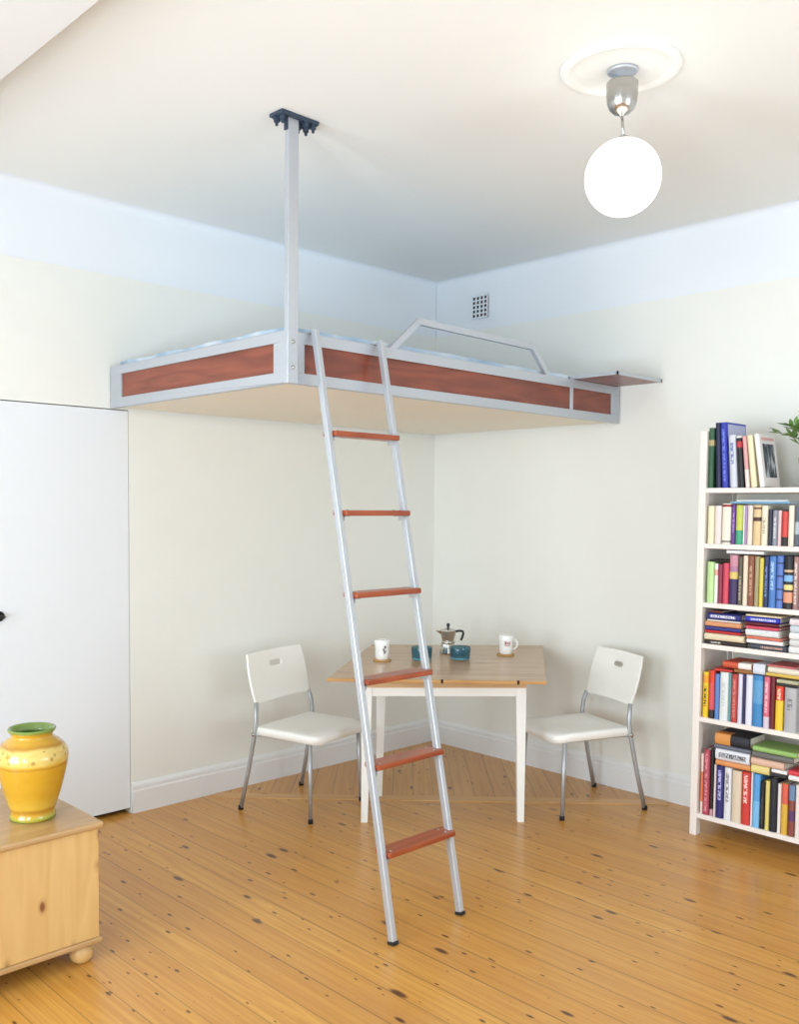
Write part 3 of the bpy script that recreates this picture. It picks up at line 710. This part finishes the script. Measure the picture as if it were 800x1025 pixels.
def add_book(si, x0, x1, h, base, label, bands=(), text=None, lying=False, z=0, lean=0, depth=.17, yfront=None, yaw=0, name='book', cat='book'):
    t = (x1-x0); yf = (BYF + .020) if yfront is None else yfront
    if lying: mb = book_mesh(h, t, depth, True)
    else: mb = book_mesh(t-.001, h, depth, False)
    xc = (x0+x1)/2 + (0 if lying else h/2*math.tan(lean))
    o = obj(name, mb, [book_mat(base, bands, text, lying), m_page], origin=(0,0,0))
    zz = SH[si] + z + .0005 + (abs(math.sin(lean))*t/2 if lean else 0)
    o.location = (xc, yf, zz); o.rotation_euler = (0, -lean, yaw)
    tag(o, label, cat, 'books on ' + SHELF_NAME[si]); return o
R_ = math.radians
# top shelf
add_book(0, 2.184, 2.212, .290, '2E5A3C', 'dark green hardback with a tan band at the left end of the top shelf', bands=[(.70,.80,'B0A070')])
add_book(0, 2.221, 2.247, .313, '1E2248', 'tall dark navy book right of the green hardback on the top shelf', lean=R_(2.5), depth=.2)
add_book(0, 2.2485, 2.280, .313, '2C38A8', 'tall bright blue book with a lavender cover side on the top shelf', lean=R_(3.2), text=(.1,.9,'6A78D8'), depth=.2)
bkb = [o for o in C.objects if o.get('label','').startswith('tall bright blue')][0]
obj('cover_sheet', MB().box((.0152, .010, .004), (.0158, .194, .304)), plain('lavender_print', 'B9BCDC', .5), bkb, origin=(0,0,0))
add_book(0, 2.290, 2.326, .250, 'D4D6E0', 'pale grey paperback beside the tall blue book on the top shelf', lean=R_(4), text=(.45,.85,'6A7EB0'))
add_book(0, 2.3305, 2.357, .243, '1C1A20', 'black book with a red patch on the top shelf', lean=R_(5), bands=[(.78,.9,'C0303A'),(.97,1.0,'F0F0F0')])
add_book(0, 2.361, 2.382, .243, 'DDA7A4', 'pink paperback right of the black book on the top shelf', lean=R_(5.8), bands=[(.0,.35,'EBD8D4')])
add_book(0, 2.386, 2.414, .245, 'EFE3BC', 'cream paperback leaning on the pink one on the top shelf', lean=R_(6.8))
bk7 = add_book(0, 2.423, 2.448, .250, 'F2EDEA', 'white book with a black and white photo on its cover, leaning on the top shelf', lean=R_(8.5), depth=.165)
mph, nt, b = new_mat('black_white_photo'); tc = N(nt, 'ShaderNodeTexCoord').outputs['Object']
nt.links.new(ramp(nt, noise(nt, mapping(nt, tc, (1, 14, 6)), 2.2, 3), [(.42, hexc('2A3038')), (.52, hexc('5A6470')), (.66, hexc('B8C0C4'))]), b.inputs['Base Color'])
ph = obj('cover_photo', MB().box((.0123, .022, .045), (.0130, .140, .205)), mph, bk7, origin=(0,0,0))
ph2 = obj('cover_title', MB().box((.0123, .012, .222), (.0130, .150, .235)), plain('pink_print', 'E8B4AE', .6), bk7, origin=(0,0,0))
# second shelf
S2 = [(2.190,2.224,.183,'EFE8C2','pale yellow paperback at the left end'),(2.225,2.260,.184,'EADBD6','pale pink paperback'),(2.262,2.307,.194,'F1E9D6','thick ivory book with a small red dot'),
(2.310,2.329,.188,'6E3C94','purple paperback'),(2.331,2.365,.187,'C4CC5C','yellow-green book with a green foot'),(2.366,2.374,.185,'F0EFEA','very thin white booklet'),(2.375,2.387,.187,'B796C4','thin lilac paperback'),
(2.388,2.414,.186,'EBDCCE','ivory pink paperback'),(2.416,2.454,.187,'E2C696','beige book with a dark dot'),(2.455,2.486,.185,'EDE2CA','cream paperback right of the beige dotted book'),(2.488,2.507,.168,'2A2C40','narrow dark navy book'),
(2.508,2.531,.165,'8E929C','grey paperback'),(2.532,2.549,.164,'E6C8C8','narrow pink paperback left of the red one'),(2.551,2.579,.159,'D2443C','red paperback with a black foot'),(2.580,2.607,.186,'F0E4D0','ivory book right of the red one'),(2.609,2.631,.186,'55606C','slate grey book at the right edge')]
ex = {2:dict(bands=[(.92,.98,'8A2A2A'),(.04,.09,'8A8478')]),4:dict(bands=[(0,.36,'3FA07A')]),8:dict(bands=[(.60,.70,'4A2A22'),(.9,.95,'6A4A3A')]),13:dict(bands=[(0,.26,'1E1A1C')]),11:dict(text=(.2,.8,'D8DAE0')),3:dict(text=(.3,.8,'B08AD0')),9:dict(text=(.3,.7,'B0A080')),15:dict(bands=[(.3,.6,'A8B4BC')])}
for i, (a, b_, h, c, l) in enumerate(S2): add_book(1, a, b_, h, c, l + ' on the second shelf from the top', **ex.get(i, {}))
add_book(1, 2.30, 2.585, .009, '7FB4D8', 'light blue magazine lying across the books of the second shelf from the top', lying=True, z=.1955, depth=.2)
add_book(1, 2.33, 2.575, .006, 'EEF0F2', 'white magazine on the light blue one on the second shelf from the top', lying=True, z=.2055, depth=.19)
# third shelf
S3 = [(2.194,2.230,.200,'BFE09A','pale green paperback at the left end'),(2.231,2.250,.192,'F0F0E8','narrow white book right of the pale green one'),(2.251,2.274,.190,'8E2E48','wine red book'),(2.275,2.306,.197,'D2485E','crimson pink book'),(2.307,2.349,.237,'3A2A5C','multicoloured book'),
(2.350,2.372,.230,'5C5648','olive grey book'),(2.374,2.398,.237,'F0DCC4','cream book'),(2.399,2.429,.238,'8C5038','brown book'),(2.430,2.452,.236,'A69A74','tan book right of the brown one'),(2.453,2.473,.230,'E0CE4E','yellow book'),
(2.474,2.498,.238,'22305E','navy book'),(2.499,2.533,.240,'4A7CC0','blue book'),(2.534,2.566,.243,'5A7AC4','blue book with dark dots'),(2.567,2.610,.244,'16161C','black book with coloured patches'),(2.611,2.635,.242,'A07A74','dusty pink book at the right edge')]
ex = {4:dict(bands=[(.78,1,'C88A9A'),(.52,.66,'D8C06A'),(.66,.78,'B07A9A')]),1:dict(bands=[(.7,.85,'E8A89A')]),10:dict(text=(.2,.8,'6A84C0')),11:dict(text=(.35,.9,'A8C4E8')),12:dict(bands=[(.15,.18,'22305E'),(.35,.38,'22305E'),(.6,.63,'22305E'),(.85,.88,'22305E')]),13:dict(bands=[(.12,.32,'E09A78'),(.36,.46,'E8D48A'),(.52,.64,'7EB0DC'),(.7,.74,'D8B89A')]),14:dict(text=(.1,.9,'E0D0CC')),5:dict(text=(.1,.6,'B0A890')),7:dict(text=(.2,.8,'C09A7A'))}
for i, (a, b_, h, c, l) in enumerate(S3): add_book(2, a, b_, h, c, l + ' on the third shelf from the top', **ex.get(i, {}))
add_book(2, 2.291, 2.471, .016, 'F0EEF0', 'white pad lying on the upright books of the third shelf from the top', lying=True, z=.244, depth=.15)
add_book(2, 2.205, 2.288, .010, '1C1A1C', 'small black notebook lying at the left of the third shelf from the top', lying=True, z=.2015, depth=.12, name='notebook')
# fourth shelf: two lying stacks
L4 = [(2.193,2.405,.000,.020,'2A2220','black book at the bottom of the left stack',(.15,.4,'D8D0C8')),(2.195,2.392,.021,.033,'E8D8B8','thick cream book second in the left stack',None),(2.193,2.372,.055,.013,'C42E30','red book in the left stack',None),
(2.193,2.372,.069,.018,'3A3C86','indigo book in the left stack',None),(2.195,2.374,.088,.024,'DE9A6E','orange tan book in the left stack',None),(2.204,2.370,.113,.008,'EDE6E0','thin white book in the left stack',None),(2.202,2.370,.122,.032,'28307A','navy book with white lettering in the left stack',(.1,.85,'E6E4F4')),(2.215,2.275,.155,.010,'6E3A2A','small brown book topping the left stack',None),
(2.418,2.591,.000,.026,'3C4450','dark slate book in the right stack',(.3,.9,'C89A8A')),(2.404,2.574,.027,.020,'F2F0EE','white book second in the right stack',None),(2.404,2.567,.048,.013,'E07A62','salmon book in the right stack',None),(2.400,2.556,.062,.032,'E4E6E6','thick off-white book in the right stack',None),(2.398,2.553,.095,.014,'D85066','pinkish red book in the right stack',None),
(2.397,2.552,.110,.018,'5E1626','dark maroon book in the right stack',None),(2.394,2.556,.129,.024,'2832B4','bright blue book in the right stack',(.15,.9,'D8DCF8')),(2.396,2.562,.154,.009,'EAD8B4','thin cream book topping the right stack',None)]
for (a, b_, z0, t, c, l, tx) in L4:
    add_book(3, a, b_, t-.0008, c, l + ' on the fourth shelf from the top', lying=True, z=z0, depth=.16+.02*random.random(), text=tx, yfront=BYF+.014+random.random()*.01)
for k, (c, l) in enumerate((('E6E4E2', 'bottom white folder'), ('D9D6D4', 'light grey folder'), ('F0EEEA', 'ivory folder'), ('C9D4DC', 'bluish grey folder'), ('E8DCE0', 'topmost whitish folder'))):
    add_book(3, 2.600+.003*(k%2), 2.74, .0312, c, l + ' in the pile at the right of the fourth shelf', lying=True, z=k*.032, depth=.2, yfront=BYF+.03)
# fifth shelf
S5 = [(2.190,2.219,.225,'F0C828','yellow book with black lettering'),(2.221,2.250,.236,'D8545A','coral red book'),(2.251,2.275,.223,'5A86C8','mid-blue book'),(2.276,2.320,.236,'E2E6E4','thick white book'),(2.321,2.334,.234,'6AA0A6','thin teal book'),(2.335,2.366,.234,'B8403C','brick red book'),
(2.367,2.389,.238,'DCD8EA','pale lilac book'),(2.391,2.405,.236,'2A2856','thin navy book'),(2.406,2.439,.240,'E4E4F2','bluish white book'),(2.440,2.488,.243,'3C86C0','thick azure blue book'),(2.492,2.521,.243,'D86A82','pink book with a pale foot'),(2.523,2.546,.246,'6C1A22','dark red book'),(2.548,2.585,.206,'F2C838','yellow book with a red top'),(2.589,2.645,.206,'B4B2B4','wide grey book at the right edge')]
ex = {0:dict(text=(.25,.7,'1A1A1A'),bands=[(.76,.93,'F0A030')]),1:dict(bands=[(.0,.18,'2A2228'),(.75,1,'D8402C')]),3:dict(text=(.3,.8,'C4CCCC')),9:dict(bands=[(.45,.9,'5C9ACA')]),10:dict(bands=[(0,.22,'D8C8D8')],text=(.3,.9,'F0C0CC')),12:dict(bands=[(.68,1,'D83A2C')],text=(.7,.95,'F4C8A8')),13:dict(text=(.5,.75,'7A787C')),5:dict(text=(.1,.9,'D08078'))}
for i, (a, b_, h, c, l) in enumerate(S5): add_book(4, a, b_, h, c, l + ' on the second lowest shelf', **ex.get(i, {}))
add_book(4, 2.246, 2.336, .012, 'C8382C', 'thin red book lying tilted over the left books of the second lowest shelf', lying=True, z=.2375, depth=.15, yaw=.12)
add_book(4, 2.346, 2.435, .018, '9A6636', 'brown book lying on the upright books of the second lowest shelf', lying=True, z=.2415, depth=.15)
add_book(4, 2.290, 2.432, .030, 'D0583C', 'red-topped book lying above the brown one on the second lowest shelf', lying=True, z=.261, depth=.16, bands=[(.55,1,'EEE8E0')])
add_book(4, 2.440, 2.496, .050, 'DCE0EA', 'pale block-shaped book lying right of the red-topped one on the second lowest shelf', lying=True, z=.2475, depth=.12)
add_book(4, 2.500, 2.652, .016, 'D8B858', 'ochre book lying flat at the right of the second lowest shelf', lying=True, z=.2475, depth=.18)
add_book(4, 2.510, 2.660, .028, 'E6DCC8', 'beige book lying on the ochre one, second lowest shelf', lying=True, z=.264, depth=.18)
add_book(4, 2.505, 2.640, .008, 'C86A6A', 'thin dull red book on the beige one, second lowest shelf', lying=True, z=.293, depth=.16)
add_book(4, 2.550, 2.650, .012, '30302C', 'dark book lying on the yellow and red book, second lowest shelf', lying=True, z=.2075, depth=.16)
add_book(4, 2.552, 2.648, .018, 'B8B496', 'greyish green book lying under the ochre one, second lowest shelf', lying=True, z=.2205, depth=.16)
# lowest shelf
S6 = [(2.190,2.204,.300,'F0D8CC','narrow white and orange book at the left end'),(2.205,2.238,.325,'B04656','tall crimson book'),(2.240,2.257,.335,'1E1A1C','tall black book'),(2.259,2.271,.259,'E8D8DA','narrow pinkish white book'),(2.273,2.311,.258,'2C2A6E','navy book with pale lettering'),(2.313,2.350,.258,'E6E4E8','white book with grey lettering'),(2.352,2.400,.252,'E0CEB4','wide beige book'),(2.401,2.443,.255,'D23A34','red book with pale lettering'),
(2.445,2.455,.258,'F0EAEA','thin white book right of the red one'),(2.456,2.490,.256,'5AA0DC','sky blue book'),(2.491,2.513,.226,'161616','black book right of the sky blue one'),(2.515,2.536,.235,'E2D078','narrow yellow book'),(2.537,2.571,.254,'20222E','near-black book'),(2.573,2.590,.234,'EFE6E0','narrow white book near the right end'),(2.591,2.622,.240,'E0B040','orange and yellow book'),(2.624,2.653,.241,'8C4A44','red-brown book with a grey top'),(2.655,2.678,.246,'ECE0D8','off-white book at the right edge')]
ex = {0:dict(bands=[(.2,.7,'E07A4A')]),1:dict(text=(.05,.95,'D88A92')),2:dict(bands=[(0,.1,'C89AA0')]),4:dict(text=(.35,.92,'B8B4E8')),5:dict(text=(.35,.9,'8A8894')),7:dict(text=(.4,.95,'F4C8C0')),10:dict(text=(.1,.7,'4A4640')),14:dict(bands=[(.6,1,'D8604A')]),15:dict(bands=[(.7,1,'6A86A8'),(.3,.5,'5A3A6A')]),9:dict(bands=[(0,.5,'7AB8E4')])}
for i, (a, b_, h, c, l) in enumerate(S6): add_book(5, a, b_, h, c, l + ' on the lowest shelf', **ex.get(i, {}))
L6 = [(2.268,2.441,.2605,.026,'E0955C','orange book lying lowest of the left pile',None),(2.266,2.436,.2875,.054,'E4E4EA','thick white book with black lettering in the left pile',(.1,.9,'30303A')),(2.258,2.440,.3425,.020,'6A6E7C','grey book below the black and orange one',None),(2.262,2.434,.3635,.055,'20222C','black book with an orange emblem topping the left pile',None),
(2.446,2.532,.2605,.038,'E8D68A','pale yellow book lying at the bottom of the middle pile',None),(2.444,2.600,.2995,.034,'E2B8A2','pinkish book lying in the middle pile',None),(2.448,2.640,.3345,.030,'6A6864','dark grey book lying below the green one',None),(2.450,2.655,.3655,.024,'96BC6A','green book topping the middle pile',None),
(2.540,2.612,.2605,.018,'26282C','black book lying right of the pale yellow one',None),(2.542,2.614,.2795,.018,'EDECEA','white book lying over the small black one',None),(2.622,2.70,.2605,.024,'F0ECEA','white book lying at the right edge',None),(2.620,2.70,.2855,.022,'D8404A','bright red book lying at the right edge',None)]
for (a, b_, z0, t, c, l, tx) in L6:
    o = add_book(5, a, b_, t, c, l + ' on the lowest shelf', lying=True, z=z0, depth=.165, text=tx, bands=[(.0,.45,'D8924A')] if 'emblem' in l else ())
# ------------------------------------------------------------------ potted plant on the bookcase
PX, PY, PZ = 2.630, -.24, SH[0]
pl = thing('potted_plant', (PX, PY, PZ), 'leafy green plant in a terracotta pot on the top shelf of the bookcase', 'plant')
Tp = Matrix.Translation((PX, PY, PZ+.0005))
obj('pot', MB().lathe([(0,0),(.045,0),(.062,.11),(.070,.112),(.072,.140),(.066,.140),(.060,.118),(0,.118)], 32, T=Tp), m_terra, pl)
obj('soil', MB().lathe([(0,.122),(.030,.124),(.0585,.119)], 24, T=Tp, closed=False), m_soil, pl)
st = MB(); lf = MB(); rnd = random.Random(3)
for k in range(64):
    a = rnd.uniform(0, 2*PI); el = rnd.uniform(.45, 1.4); ln = rnd.uniform(.14, .25)
    d = Vector((math.cos(a)*math.cos(el), math.sin(a)*math.cos(el), math.sin(el)))
    p0 = Vector((0,0,.12)); p1 = p0 + d*ln*.6 + Vector((0,0,.03)); p2 = p0 + d*ln + Vector((0,0,-.01))
    if p2.y > .2 or (p2.x < -.06 and p2.z < .24): continue
    st.tube([tuple(p0), tuple(p1), tuple(p2)], [.0022,.0018,.001], 5, T=Tp)
    for j in range(7):
        f = .35+.65*j/6; q = p0.lerp(p1, f*2) if f < .5 else p1.lerp(p2, (f-.5)*2)
        dd = (d + Vector((rnd.uniform(-1,1), rnd.uniform(-1,1), rnd.uniform(-.6,.6)))*.9).normalized()
        if (q+dd*.05).y > .21 or (q.x < -.06 and (q+dd*.06).z < .23) or (q+dd*.06).x < -.19: continue
        sd2 = dd.cross(Vector((0,0,1))).normalized(); up2 = sd2.cross(dd); L = rnd.uniform(.045, .075); wd = L*.26
        vs = [q, q+dd*L*.35+sd2*wd*.9+up2*.003, q+dd*L*.35-sd2*wd*.9+up2*.003, q+dd*L*.7+sd2*wd*.7, q+dd*L*.7-sd2*wd*.7, q+dd*L-up2*.006, q+dd*L*.35-up2*.003, q+dd*L*.7-up2*.004]
        lf.add([tuple(v) for v in vs], [(0,1,6),(0,6,2),(1,3,7,6),(6,7,4,2),(3,5,7),(7,5,4)], 0, Tp, True)
obj('stem', st, m_stem, pl); obj('foliage', lf, m_leafm, pl)
